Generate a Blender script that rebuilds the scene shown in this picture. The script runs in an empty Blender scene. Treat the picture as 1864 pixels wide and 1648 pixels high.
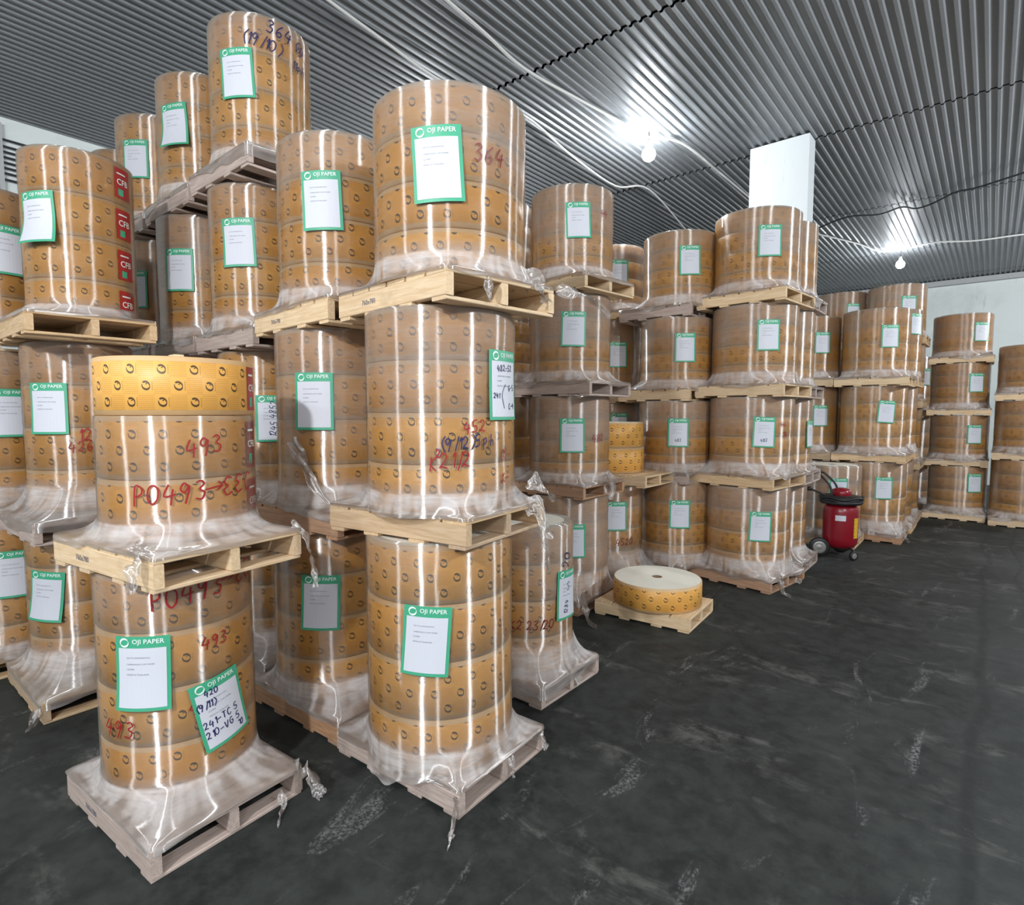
import bpy, bmesh, math, random
from mathutils import Vector, Matrix, noise, Euler
PI = math.pi
SC = bpy.context.scene
COL = SC.collection
random.seed(7)

# ------------------------------------------------------------ camera
cam_d = bpy.data.cameras.new('camera')
cam = bpy.data.objects.new('camera', cam_d)
COL.objects.link(cam)
cam.location = (0, 0, 1.7)
cam_d.sensor_fit = 'HORIZONTAL'
cam_d.sensor_width = 36.0
cam_d.lens = 36.0 * 1045.0 / 1864.0
cam_d.clip_start = 0.05
cam.rotation_euler = (math.radians(90 - 4.05), 0, math.radians(39.8))
SC.camera = cam

# ------------------------------------------------------------ light and exposure
world = bpy.data.worlds.new('world')
SC.world = world
world.use_nodes = True
world.node_tree.nodes['Background'].inputs[0].default_value = (0.75, 0.85, 1.0, 1)
world.node_tree.nodes['Background'].inputs[1].default_value = 0.05
SC.view_settings.view_transform = 'Standard'
SC.view_settings.look = 'None'
SC.view_settings.gamma = 1.0
SC.view_settings.use_curve_mapping = False
SC.view_settings.exposure = 0.52

CEIL = 4.8
BULB_COL = (0.93, 0.97, 1.0)
def lamp(x, y, z, watts, size=0.07):
    d = bpy.data.lights.new('bulb_or_fill_light', 'POINT')
    d.energy = watts
    d.color = BULB_COL
    d.shadow_soft_size = size
    o = bpy.data.objects.new('bulb_or_fill_light', d)
    o.location = (x, y, z)
    COL.objects.link(o)
    return o
# unseen lamps: some read off roll highlights, the others added as even fill
for (x, y, w) in ((-0.6, -2.5, 480), (2.6, 2.1, 300), (2.8, 7.6, 260), (2.6, -3.2, 220), (-3.6, -2.2, 90), (-6.2, 5.6, 120), (2.6, 12.6, 220)):
    lamp(x, y, 3.7, w).data.shadow_soft_size = 0.10

# ------------------------------------------------------------ material helpers
def new_mat(name):
    m = bpy.data.materials.new(name)
    m.use_nodes = True
    nt = m.node_tree
    for n in list(nt.nodes):
        nt.nodes.remove(n)
    out = nt.nodes.new('ShaderNodeOutputMaterial')
    return m, nt, out
class NB:
    def __init__(s, nt): s.nt = nt
    def n(s, t, **kw):
        nd = s.nt.nodes.new(t)
        for k, v in kw.items(): setattr(nd, k, v)
        return nd
    def put(s, sock, v):
        if v is None: return
        if hasattr(v, 'links'): s.nt.links.new(v, sock)
        else: sock.default_value = v
    def m(s, op, a, b=None, c=None, clamp=False):
        nd = s.n('ShaderNodeMath', operation=op, use_clamp=clamp)
        s.put(nd.inputs[0], a); s.put(nd.inputs[1], b); s.put(nd.inputs[2], c)
        return nd.outputs[0]
    def mix(s, f, a, b, blend='MIX'):
        nd = s.n('ShaderNodeMix', data_type='RGBA', blend_type=blend)
        s.put(nd.inputs[0], f)
        for i, v in ((6, a), (7, b)):
            if isinstance(v, tuple) and len(v) == 3: v = v + (1,)
            s.put(nd.inputs[i], v)
        return nd.outputs[2]
    def noise(s, vec, scale, detail=3, rough=0.55, dist=0.0):
        nd = s.n('ShaderNodeTexNoise')
        s.put(nd.inputs['Vector'], vec)
        nd.inputs['Scale'].default_value = scale
        nd.inputs['Detail'].default_value = detail
        nd.inputs['Roughness'].default_value = rough
        nd.inputs['Distortion'].default_value = dist
        return nd.outputs['Fac']
    def ramp(s, f, lo, hi):
        nd = s.n('ShaderNodeMapRange', interpolation_type='SMOOTHSTEP')
        s.put(nd.inputs[0], f)
        nd.inputs[1].default_value = lo; nd.inputs[2].default_value = hi
        return nd.outputs[0]
    def coord(s, which='Object'):
        return s.n('ShaderNodeTexCoord').outputs[which]
    def mapping(s, vec, scale=(1, 1, 1), loc=None):
        nd = s.n('ShaderNodeMapping')
        s.put(nd.inputs[0], vec)
        nd.inputs['Scale'].default_value = scale
        if loc is not None: s.put(nd.inputs['Location'], loc)
        return nd.outputs[0]
    def bump(s, h, strength, dist=0.01):
        nd = s.n('ShaderNodeBump')
        s.put(nd.inputs['Height'], h)
        nd.inputs['Strength'].default_value = strength
        nd.inputs['Distance'].default_value = dist
        return nd.outputs[0]
    def bsdf(s, col, rough=0.6, metal=0.0, normal=None, spec=0.5):
        nd = s.n('ShaderNodeBsdfPrincipled')
        if isinstance(col, tuple) and len(col) == 3: col = col + (1,)
        s.put(nd.inputs['Base Color'], col)
        s.put(nd.inputs['Roughness'], rough)
        s.put(nd.inputs['Metallic'], metal)
        nd.inputs['Specular IOR Level'].default_value = spec
        if normal is not None: s.put(nd.inputs['Normal'], normal)
        return nd.outputs[0]

def plain(name, col, rough=0.6, metal=0.0, var=0.0, scale=20.0, bump=0.0):
    m, nt, out = new_mat(name); b = NB(nt)
    c = col; nrm = None
    if var or bump:
        f = b.noise(b.coord(), scale, 4)
        if var: c = b.mix(f, tuple(x * (1 - var) for x in col), tuple(min(1, x * (1 + var)) for x in col))
        if bump: nrm = b.bump(f, bump)
    nt.links.new(b.bsdf(c, rough, metal, nrm), out.inputs[0])
    return m

def obj_random(b):
    return b.n('ShaderNodeObjectInfo').outputs['Random']

# printed orange reel wrapper: staggered ring emblems and fine text lines
def mat_print():
    m, nt, out = new_mat('printed_wrapper'); b = NB(nt)
    uv = b.n('ShaderNodeUVMap', uv_map='UVMap').outputs[0]
    sep = b.n('ShaderNodeSeparateXYZ'); nt.links.new(uv, sep.inputs[0])
    U, V = sep.outputs[0], sep.outputs[1]
    cw, ch = 0.112, 0.0640
    vv = b.m('DIVIDE', V, ch)
    row = b.m('FLOOR', vv)
    fy = b.m('MULTIPLY', b.m('SUBTRACT', b.m('SUBTRACT', vv, row), 0.5), ch)
    uu = b.m('ADD', b.m('DIVIDE', U, cw), b.m('MULTIPLY', b.m('MODULO', row, 2.0), 0.5))
    fx = b.m('MULTIPLY', b.m('SUBTRACT', b.m('FRACT', uu), 0.5), cw)
    # rotate a little, ellipse ring with a brush-like varying thickness
    ca, sa = math.cos(0.5), math.sin(0.5)
    px = b.m('ADD', b.m('MULTIPLY', fx, ca), b.m('MULTIPLY', fy, sa))
    py = b.m('MULTIPLY', b.m('SUBTRACT', b.m('MULTIPLY', fy, ca), b.m('MULTIPLY', fx, sa)), 0.86)
    rr = b.m('SQRT', b.m('ADD', b.m('MULTIPLY', px, px), b.m('MULTIPLY', py, py)))
    ang = b.m('ARCTAN2', py, px)
    th = b.m('ADD', 0.0013, b.m('MULTIPLY', b.m('ABSOLUTE', b.m('SINE', b.m('ADD', ang, 0.6))), 0.0024))
    ring = b.m('LESS_THAN', b.m('ABSOLUTE', b.m('SUBTRACT', rr, 0.0132)), th)
    gap = b.m('GREATER_THAN', b.m('ABSOLUTE', b.m('SUBTRACT', ang, 2.1)), 0.22)
    ring = b.m('MULTIPLY', ring, gap)
    dx = b.m('SUBTRACT', px, 0.005); dy = b.m('SUBTRACT', py, 0.004)
    leaf = b.m('LESS_THAN', b.m('ADD', b.m('MULTIPLY', dx, dx), b.m('MULTIPLY', b.m('MULTIPLY', dy, dy), 4.0)), 0.000014)
    ring = b.m('MAXIMUM', ring, leaf)
    # little upright word beside the ring
    w1 = b.m('LESS_THAN', b.m('ABSOLUTE', b.m('SUBTRACT', fx, 0.0225)), 0.0022)
    w2 = b.m('LESS_THAN', b.m('ABSOLUTE', fy), 0.019)
    w3 = b.m('GREATER_THAN', b.m('SINE', b.m('MULTIPLY', fy, 1900.0)), -0.25)
    word = b.m('MULTIPLY', b.m('MULTIPLY', w1, w2), b.m('MULTIPLY', w3, 0.55))
    # fine text lines beside each emblem
    blk = b.m('GREATER_THAN', b.m('ABSOLUTE', fx), 0.027)
    ln = b.m('GREATER_THAN', b.m('SINE', b.m('MULTIPLY', V, 2 * PI / 0.0078)), 0.35)
    wv = b.n('ShaderNodeCombineXYZ'); nt.links.new(b.m('MULTIPLY', U, 420.0), wv.inputs[0]); nt.links.new(b.m('FLOOR', b.m('DIVIDE', V, 0.0078)), wv.inputs[1])
    chars = b.ramp(b.noise(wv.outputs[0], 1.0, 1), 0.38, 0.5)
    lines = b.m('MULTIPLY', b.m('MULTIPLY', blk, ln), b.m('MULTIPLY', chars, 0.5))
    rnd = obj_random(b)
    base = b.mix(rnd, (0.78, 0.41, 0.10), (0.70, 0.335, 0.065))
    big = b.noise(b.coord(), 3.0, 2)
    base = b.mix(b.m('MULTIPLY', big, 0.25), base, (0.55, 0.27, 0.06))
    col = b.mix(lines, base, (0.40, 0.17, 0.03))
    col = b.mix(b.m('MAXIMUM', b.m('MULTIPLY', ring, 0.93), word), col, (0.045, 0.03, 0.02))
    nt.links.new(b.bsdf(col, 0.42, 0, None, 0.35), out.inputs[0])
    return m

ROT = 0.0
def mat_film(name, base_haze, tint):
    m, nt, out = new_mat(name); b = NB(nt)
    att = b.n('ShaderNodeAttribute', attribute_name='cloud').outputs['Fac']
    co = b.coord()
    rnd = obj_random(b)
    off = b.n('ShaderNodeCombineXYZ'); nt.links.new(b.m('MULTIPLY', rnd, 37.0), off.inputs[0]); nt.links.new(b.m('MULTIPLY', rnd, 11.0), off.inputs[2])
    streak = b.noise(b.mapping(co, (3.0, 3.0, 22.0), off.outputs[0]), 2.2, 5, 0.62, 0.6)
    patch = b.noise(b.mapping(co, (1, 1, 1.4), off.outputs[0]), 4.5, 4, 0.6, 0.8)
    d = b.m('ADD', b.m('MULTIPLY', att, b.m('ADD', 0.34, b.m('MULTIPLY', patch, 0.85))), base_haze)
    d = b.m('ADD', d, b.m('MULTIPLY', b.m('SUBTRACT', streak, 0.5), b.m('ADD', 0.16, b.m('MULTIPLY', att, 0.8))))
    haze = b.m('MINIMUM', b.m('MAXIMUM', d, 0.015), 0.78)
    ridge = b.noise(b.mapping(co, (0.8, 0.8, 75.0), off.outputs[0]), 3.0, 2, 0.5, 0.1)
    crease = b.noise(b.mapping(co, (5, 5, 3), off.outputs[0]), 2.0, 3, 0.5, 0.5)
    h = b.m('ADD', b.m('MULTIPLY', ridge, 0.55), b.m('MULTIPLY', crease, 0.4))
    nrm = b.bump(h, 0.55, 0.0026)
    nrm_d = b.bump(crease, 0.4, 0.02)
    tr = b.n('ShaderNodeBsdfTransparent'); tr.inputs[0].default_value = (0.985, 0.97, 0.95, 1)
    df = b.n('ShaderNodeBsdfDiffuse')
    nt.links.new(b.mix(b.ramp(att, 0.35, 0.65), (0.56, 0.47, 0.42), tint), df.inputs[0])
    nt.links.new(nrm_d, df.inputs['Normal'])
    mx = b.n('ShaderNodeMixShader'); nt.links.new(haze, mx.inputs[0]); nt.links.new(tr.outputs[0], mx.inputs[1]); nt.links.new(df.outputs[0], mx.inputs[2])
    gl = b.n('ShaderNodeBsdfAnisotropic')
    gl.inputs['Roughness'].default_value = 0.46
    gl.inputs['Anisotropy'].default_value = 0.92
    tg = b.n('ShaderNodeTangent', direction_type='RADIAL', axis='Z')
    nt.links.new(tg.outputs[0], gl.inputs['Tangent']); nt.links.new(nrm, gl.inputs['Normal'])
    gl.inputs['Rotation'].default_value = ROT
    lw = b.n('ShaderNodeLayerWeight'); lw.inputs[0].default_value = 0.25
    f = b.m('MULTIPLY', b.m('ADD', 0.29, b.m('MULTIPLY', lw.outputs['Facing'], 0.16)), b.m('SUBTRACT', 1.0, b.m('MULTIPLY', b.ramp(att, 0.42, 0.62), 0.72)))
    mx2 = b.n('ShaderNodeMixShader'); nt.links.new(f, mx2.inputs[0]); nt.links.new(mx.outputs[0], mx2.inputs[1]); nt.links.new(gl.outputs[0], mx2.inputs[2])
    nt.links.new(mx2.outputs[0], out.inputs[0])
    return m

def mat_wood(name, c1, c2, grey=0.35):
    m, nt, out = new_mat(name); b = NB(nt)
    co = b.coord(); rnd = obj_random(b)
    off = b.n('ShaderNodeCombineXYZ'); nt.links.new(b.m('MULTIPLY', rnd, 53.0), off.inputs[0]); nt.links.new(b.m('MULTIPLY', rnd, 17.0), off.inputs[1])
    grain = b.noise(b.mapping(co, (1.6, 22, 22), off.outputs[0]), 3.2, 5, 0.6, 0.8)
    blot = b.noise(b.mapping(co, (1, 1, 1), off.outputs[0]), 7.0, 4, 0.6)
    col = b.mix(b.ramp(grain, 0.3, 0.72), c1, c2)
    col = b.mix(b.m('MULTIPLY', b.m('POWER', rnd, 2.0), grey), col, (0.30, 0.23, 0.19))
    col = b.mix(b.m('MULTIPLY', b.ramp(blot, 0.55, 0.75), 0.3), col, tuple(x * 0.55 for x in c1))
    nt.links.new(b.bsdf(col, 0.72, 0, b.bump(grain, 0.25, 0.004)), out.inputs[0])
    return m

def mat_floor():
    m, nt, out = new_mat('dark_concrete'); b = NB(nt)
    co = b.coord()
    n1 = b.noise(co, 0.55, 6, 0.62, 0.4)
    n2 = b.noise(b.mapping(co, (1.0, 2.6, 1)), 1.3, 8, 0.66, 0.7)
    n3 = b.noise(co, 9.0, 6, 0.7)
    n4 = b.noise(b.mapping(co, (1.6, 0.45, 1)), 2.0, 7, 0.72, 1.0)
    n5 = b.noise(co, 60.0, 4, 0.7)
    col = b.mix(b.ramp(n3, 0.3, 0.7), (0.006, 0.0078, 0.0068), (0.026, 0.030, 0.027))
    col = b.mix(b.m('MULTIPLY', b.ramp(n1, 0.4, 0.72), 0.5), col, (0.050, 0.056, 0.053))
    scuff = b.m('MULTIPLY', b.ramp(n2, 0.53, 0.68), b.ramp(n3, 0.36, 0.6))
    col = b.mix(b.m('MULTIPLY', scuff, 0.6), col, (0.115, 0.112, 0.100))
    chalk = b.m('MULTIPLY', b.ramp(n4, 0.58, 0.68), b.ramp(n5, 0.40, 0.62))
    col = b.mix(b.m('MULTIPLY', chalk, 0.7), col, (0.22, 0.215, 0.215))
    stain = b.ramp(b.noise(co, 1.1, 5, 0.6, 1.5), 0.58, 0.7)
    col = b.mix(b.m('MULTIPLY', stain, 0.6), col, (0.010, 0.011, 0.010))
    # dark tyre track lines running down the aisle
    sep = b.n('ShaderNodeSeparateXYZ'); nt.links.new(co, sep.inputs[0])
    wob = b.m('MULTIPLY', b.m('SUBTRACT', b.noise(b.mapping(co, (0.2, 0.5, 1)), 1.0, 2), 0.5), 0.35)
    for x0, w in ((0.30, 0.012), (0.02, 0.02), (1.25, 0.03)):
        d = b.m('ABSOLUTE', b.m('SUBTRACT', b.m('ADD', sep.outputs[0], wob), x0))
        t = b.m('MULTIPLY', b.m('SUBTRACT', 1.0, b.ramp(d, w * 0.4, w * 2.2)), b.m('MULTIPLY', b.ramp(n3, 0.35, 0.55), 0.6))
        col = b.mix(t, col, (0.006, 0.007, 0.007))
    rough = b.m('ADD', 0.50, b.m('MULTIPLY', n3, 0.32))
    nt.links.new(b.bsdf(col, rough, 0, b.bump(b.m('ADD', n3, b.m('MULTIPLY', n5, 0.5)), 0.25, 0.01), 0.35), out.inputs[0])
    return m

def mat_ceiling():
    m, nt, out = new_mat('corrugated_sheet_metal'); b = NB(nt)
    co = b.coord(); rnd = obj_random(b)
    n1 = b.noise(b.mapping(co, (1, 0.4, 1)), 2.2, 5, 0.6)
    n2 = b.noise(co, 45.0, 4, 0.7)
    col = b.mix(n1, (0.17, 0.182, 0.195), (0.265, 0.28, 0.295))
    col = b.mix(b.m('MULTIPLY', rnd, 0.25), col, (0.19, 0.19, 0.195))
    col = b.mix(b.m('MULTIPLY', b.ramp(n2, 0.5, 0.75), 0.4), col, (0.11, 0.115, 0.12))
    nt.links.new(b.bsdf(col, 0.45, 0.15, b.bump(n2, 0.05, 0.004)), out.inputs[0])
    return m

def mat_plaster(name, c, dirt):
    m, nt, out = new_mat(name); b = NB(nt)
    co = b.coord()
    n1 = b.noise(co, 0.8, 6, 0.65, 0.5); n2 = b.noise(b.mapping(co, (6, 6, 1.2)), 1.2, 5, 0.7)
    col = b.mix(b.m('MULTIPLY', b.ramp(n1, 0.45, 0.75), 0.5), c, dirt)
    col = b.mix(b.m('MULTIPLY', b.ramp(n2, 0.6, 0.75), 0.35), col, tuple(x * 0.6 for x in dirt))
    nt.links.new(b.bsdf(col, 0.8, 0, b.bump(n2, 0.2, 0.01)), out.inputs[0])
    return m

def mat_emit(name, col, s):
    m, nt, out = new_mat(name); b = NB(nt)
    e = b.n('ShaderNodeEmission'); e.inputs[0].default_value = col + (1,); e.inputs[1].default_value = s
    nt.links.new(e.outputs[0], out.inputs[0])
    return m

M = {}
M['print'] = mat_print()
M['kraft'] = plain('kraft_paper_edge', (0.60, 0.385, 0.19), 0.55, 0, 0.12, 14)
M['cap'] = plain('cream_paper_disc', (0.80, 0.76, 0.66), 0.6, 0, 0.06, 9)
M['core'] = plain('cardboard_core', (0.20, 0.12, 0.07), 0.8, 0, 0.2, 30)
M['hole'] = plain('dark_core_inside', (0.02, 0.016, 0.013), 0.9)
M['film'] = mat_film('stretch_film', 0.025, (0.66, 0.62, 0.605))
M['shred'] = mat_film('torn_stretch_film', 0.08, (0.70, 0.69, 0.68))
M['wood'] = mat_wood('pine_plank', (0.56, 0.36, 0.18), (0.74, 0.54, 0.33), 0.55)
M['wood_fresh'] = mat_wood('fresh_pine_plank', (0.64, 0.44, 0.25), (0.78, 0.60, 0.39), 0.25)
M['wood_dark'] = mat_wood('weathered_red_plank', (0.36, 0.19, 0.10), (0.52, 0.30, 0.17), 0.5)
M['wood_grey'] = mat_wood('dusty_plank', (0.40, 0.31, 0.27), (0.58, 0.47, 0.41), 0.5)
M['green'] = plain('label_green', (0.055, 0.37, 0.21), 0.45)
M['white'] = plain('label_paper', (0.61, 0.62, 0.68), 0.5)
M['ink'] = plain('label_ink', (0.17, 0.17, 0.20), 0.6)
M['logo'] = plain('label_white_print', (0.75, 0.86, 0.80), 0.5)
M['red_pen'] = plain('red_marker', (0.30, 0.008, 0.016), 0.4)
M['blue_pen'] = plain('blue_marker', (0.018, 0.02, 0.10), 0.4)
M['dark_pen'] = plain('dark_red_marker', (0.16, 0.008, 0.02), 0.4)
M['sticker'] = plain('red_sticker', (0.36, 0.022, 0.02), 0.45)
M['floor'] = mat_floor()
M['ceil'] = mat_ceiling()
M['wall'] = mat_plaster('whitewashed_plaster', (0.74, 0.79, 0.78), (0.50, 0.53, 0.50))
M['pillar'] = mat_plaster('white_painted_pillar', (0.66, 0.70, 0.72), (0.58, 0.61, 0.61))
M['gap_shade'] = plain('painted_void_shade', (0.02, 0.02, 0.022), 0.9)
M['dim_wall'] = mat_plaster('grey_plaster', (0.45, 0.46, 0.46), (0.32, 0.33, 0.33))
M['cable'] = plain('white_cable_sheath', (0.62, 0.62, 0.60), 0.5)
M['black_cable'] = plain('black_cable_sheath', (0.02, 0.02, 0.022), 0.5)
M['bulb'] = mat_emit('lit_bulb_glass', (0.9, 0.96, 1.0), 30)
M['ext_red'] = plain('red_enamel', (0.22, 0.004, 0.012), 0.28, 0, 0.1, 8)
M['black'] = plain('black_rubber', (0.012, 0.011, 0.012), 0.5, 0, 0.2, 30)
M['hub'] = plain('grey_wheel_hub', (0.32, 0.31, 0.29), 0.4, 0.5)
M['yellow'] = plain('yellow_sticker', (0.62, 0.36, 0.02), 0.5)
M['stamp'] = plain('grey_stamp_ink', (0.13, 0.14, 0.19), 0.7)

# ------------------------------------------------------------ object helpers
def mk(name, verts, faces, mats, parent=None, smooth=False, midx=None, uvs=None):
    me = bpy.data.meshes.new(name)
    me.from_pydata(verts, [], faces)
    if not isinstance(mats, (list, tuple)): mats = [mats]
    for x in mats: me.materials.append(x)
    if midx: me.polygons.foreach_set('material_index', midx)
    if smooth: me.polygons.foreach_set('use_smooth', [True] * len(faces))
    if uvs:
        l = me.uv_layers.new(name='UVMap')
        l.data.foreach_set('uv', [c for uv in uvs for c in uv])
    me.update()
    return me
def link(name, me, parent=None, loc=(0, 0, 0), rot=(0, 0, 0)):
    o = bpy.data.objects.new(name, me)
    COL.objects.link(o)
    o.location = loc; o.rotation_euler = rot
    if parent: o.parent = parent
    return o
def thing(name, label, cat, loc=(0, 0, 0), rz=0.0, group=None):
    o = bpy.data.objects.new(name, None)
    COL.objects.link(o)
    o.empty_display_size = 0.1
    o.location = loc; o.rotation_euler = (0, 0, rz)
    o['label'] = label; o['category'] = cat
    if group: o['group'] = group
    return o
def structure(o):
    o['kind'] = 'structure'; return o
def box_data(x0, x1, y0, y1, z0, z1, c=0.0):
    if c <= 0:
        v = [(x0, y0, z0), (x1, y0, z0), (x1, y1, z0), (x0, y1, z0), (x0, y0, z1), (x1, y0, z1), (x1, y1, z1), (x0, y1, z1)]
        f = [(0, 3, 2, 1), (4, 5, 6, 7), (0, 1, 5, 4), (1, 2, 6, 5), (2, 3, 7, 6), (3, 0, 4, 7)]
        return v, f
    # long edges along x chamfered
    prof = [(y0 + c, z0), (y1 - c, z0), (y1, z0 + c), (y1, z1 - c), (y1 - c, z1), (y0 + c, z1), (y0, z1 - c), (y0, z0 + c)]
    v = [(x0, y, z) for y, z in prof] + [(x1, y, z) for y, z in prof]
    f = [(i, i + 8, (i + 1) % 8 + 8, (i + 1) % 8) for i in range(8)] + [tuple(range(8)), tuple(range(15, 7, -1))]
    return v, f
def lathe_data(prof, n=48, close_bottom=False, close_top=False):
    v = []; f = []
    for r, z in prof:
        for i in range(n):
            a = 2 * PI * i / n
            v.append((r * math.cos(a), r * math.sin(a), z))
    for k in range(len(prof) - 1):
        for i in range(n):
            j = (i + 1) % n
            f.append((k * n + i, k * n + j, (k + 1) * n + j, (k + 1) * n + i))
    if close_bottom: f.append(tuple(range(n - 1, -1, -1)))
    if close_top: f.append(tuple((len(prof) - 1) * n + i for i in range(n)))
    return v, f
def tube_data(pts, r, n=8, ends=True):
    pts = [Vector(p) for p in pts]
    v = []; f = []
    up = Vector((0, 0, 1))
    for i, p in enumerate(pts):
        t = (pts[min(i + 1, len(pts) - 1)] - pts[max(i - 1, 0)]).normalized()
        u = t.cross(up)
        if u.length < 1e-3: u = t.cross(Vector((1, 0, 0)))
        u.normalize(); w = u.cross(t)
        for k in range(n):
            a = 2 * PI * k / n
            v.append(tuple(p + (u * math.cos(a) + w * math.sin(a)) * r))
    for i in range(len(pts) - 1):
        for k in range(n):
            j = (k + 1) % n
            f.append((i * n + k, i * n + j, (i + 1) * n + j, (i + 1) * n + k))
    if ends:
        f.append(tuple(range(n - 1, -1, -1))); f.append(tuple((len(pts) - 1) * n + k for k in range(n)))
    return v, f
def smooth_path(P, k=8):
    P = [Vector(p) for p in P]; out = []
    for i in range(len(P) - 1):
        p0, p1, p2, p3 = P[max(i - 1, 0)], P[i], P[i + 1], P[min(i + 2, len(P) - 1)]
        for j in range(k):
            t = j / k
            out.append(0.5 * ((2 * p1) + (p2 - p0) * t + (2 * p0 - 5 * p1 + 4 * p2 - p3) * t * t + (3 * p1 - p0 - 3 * p2 + p3) * t ** 3))
    out.append(P[-1]); return out
def join(parts):
    V = []; F = []; I = []
    for v, f, mi in parts:
        o = len(V); V += v; F += [tuple(a + o for a in q) for q in f]; I += [mi] * len(f)
    return V, F, I

# ------------------------------------------------------------ text
_tc = {}
def text_data(s, bold=0.0, res=2):
    k = (s, bold, res)
    if k in _tc: return _tc[k]
    c = bpy.data.curves.new('tmp_text', 'FONT')
    c.body = s; c.size = 1.0; c.resolution_u = res; c.offset = bold
    o = bpy.data.objects.new('tmp_text', c); COL.objects.link(o)
    dg = bpy.context.evaluated_depsgraph_get(); dg.update()
    me = bpy.data.meshes.new_from_object(o.evaluated_get(dg))
    v = [(p.co.x, p.co.y) for p in me.vertices]; f = [tuple(p.vertices) for p in me.polygons]
    bpy.data.objects.remove(o); bpy.data.curves.remove(c); bpy.data.meshes.remove(me)
    x0 = min(p[0] for p in v); x1 = max(p[0] for p in v); y0 = min(p[1] for p in v); y1 = max(p[1] for p in v)
    v = [(a - x0, b_ - y0) for a, b_ in v]
    _tc[k] = (v, f, x1 - x0, y1 - y0)
    return _tc[k]
def fit_text(s, x, y, w, bold=0.0, maxh=None):
    v, f, tw, th = text_data(s, bold)
    k = w / tw
    return [(x + a * k, y + b_ * k) for a, b_ in v], f

# handwriting: pen strokes on a unit square
GL = {
 '0': [[(.5, 1), (.15, .8), (.1, .3), (.4, 0), (.8, .25), (.85, .75), (.5, 1)]],
 '1': [[(.3, .7), (.55, 1), (.45, 0)]],
 '2': [[(.1, .75), (.4, 1), (.75, .8), (.6, .45), (.1, .05), (.35, .12), (.9, 0)]],
 '3': [[(.15, .9), (.5, 1), (.75, .8), (.4, .55), (.8, .35), (.6, .02), (.1, .08)]],
 '4': [[(.45, 1), (.1, .4), (.95, .45)], [(.75, .75), (.6, -.1)]],
 '5': [[(.85, 1), (.3, .95), (.25, .55), (.7, .5), (.75, .15), (.4, 0), (.1, .1)]],
 '6': [[(.75, 1), (.25, .6), (.15, .2), (.45, 0), (.75, .2), (.6, .45), (.2, .3)]],
 '7': [[(.1, .95), (.85, 1), (.4, 0)]],
 '8': [[(.75, .9), (.35, 1), (.25, .75), (.75, .3), (.5, 0), (.15, .2), (.7, .65), (.75, .9)]],
 '9': [[(.75, .8), (.4, 1), (.15, .7), (.45, .5), (.78, .85), (.7, .4), (.5, -.1)]],
 'P': [[(.2, -.05), (.3, 1), (.8, .85), (.75, .55), (.3, .45)]],
 'E': [[(.85, .9), (.4, 1), (.15, .7), (.5, .52), (.1, .3), (.4, 0), (.9, .15)]],
 'C': [[(.85, .85), (.5, 1), (.15, .6), (.25, .1), (.6, 0), (.9, .2)]],
 'K': [[(.2, 0), (.3, 1)], [(.8, .95), (.25, .5), (.85, 0)]],
 'T': [[(.1, 1), (.95, .95)], [(.55, 1), (.45, 0)]],
 'V': [[(.1, 1), (.4, 0), (.9, 1)]],
 'G': [[(.85, .85), (.45, 1), (.12, .5), (.4, 0), (.8, .2), (.8, .5), (.5, .5)]],
 'p': [[(.2, .6), (.25, -.35)], [(.22, .5), (.6, .65), (.7, .3), (.25, .1)]],
 'h': [[(.2, 0), (.35, 1)], [(.22, .35), (.6, .5), (.65, 0)]],
 '(': [[(.7, 1.15), (.25, .6), (.6, -.15)]],
 ')': [[(.3, 1.15), (.75, .6), (.3, -.15)]],
 '/': [[(.75, 1.1), (.25, -.1)]],
 '-': [[(.1, .45), (.9, .5)]],
 ':': [[(.5, .65), (.55, .6)], [(.5, .2), (.55, .15)]],
 '>': [[(-.3, .5), (1.1, .6)], [(.75, .85), (1.1, .6), (.7, .4)]],
 'o': [[(.5, 1.35), (-.3, .9), (-.2, 0), (.5, -.3), (1.2, .1), (1.25, .9), (.5, 1.35)]],
 ' ': [],
}
def strokes_data(s, h, pen, tilt=0.0, slant=0.15):
    """ribbon quads of handwriting, centred on the origin of a flat sheet"""
    adv = 0.72 * h
    V = []; F = []
    W = adv * len(s)
    ct, st = math.cos(math.radians(tilt)), math.sin(math.radians(tilt))
    x = -W / 2
    rng = random.Random(s)
    for ch in s:
        k = 0.62 * h
        if ch in '(/):1': a = 0.5 * adv
        else: a = adv
        dy = rng.uniform(-.05, .05) * h
        for st_ in GL.get(ch, []):
            P = [Vector((x + (px + slant * py) * k, (py - .5) * h + dy, 0)) for px, py in st_]
            if len(P) > 2: P = smooth_path(P, 4)
            n0 = len(V)
            for i, p in enumerate(P):
                t = (P[min(i + 1, len(P) - 1)] - P[max(i - 1, 0)])
                t.normalize()
                nx, ny = -t.y, t.x
                for sgn in (1, -1):
                    qx, qy = p.x + nx * pen / 2 * sgn, p.y + ny * pen / 2 * sgn
                    V.append((qx * ct - qy * st, qx * st + qy * ct))
            for i in range(len(P) - 1):
                F.append((n0 + 2 * i, n0 + 2 * i + 1, n0 + 2 * i + 3, n0 + 2 * i + 2))
        x += a
    return V, F
def bend(pts, R, a0, z0, d=0.0):
    out = []
    for s, t in pts:
        a = a0 + s / R
        out.append(((R + d) * math.cos(a), (R + d) * math.sin(a), z0 + t))
    return out

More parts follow.
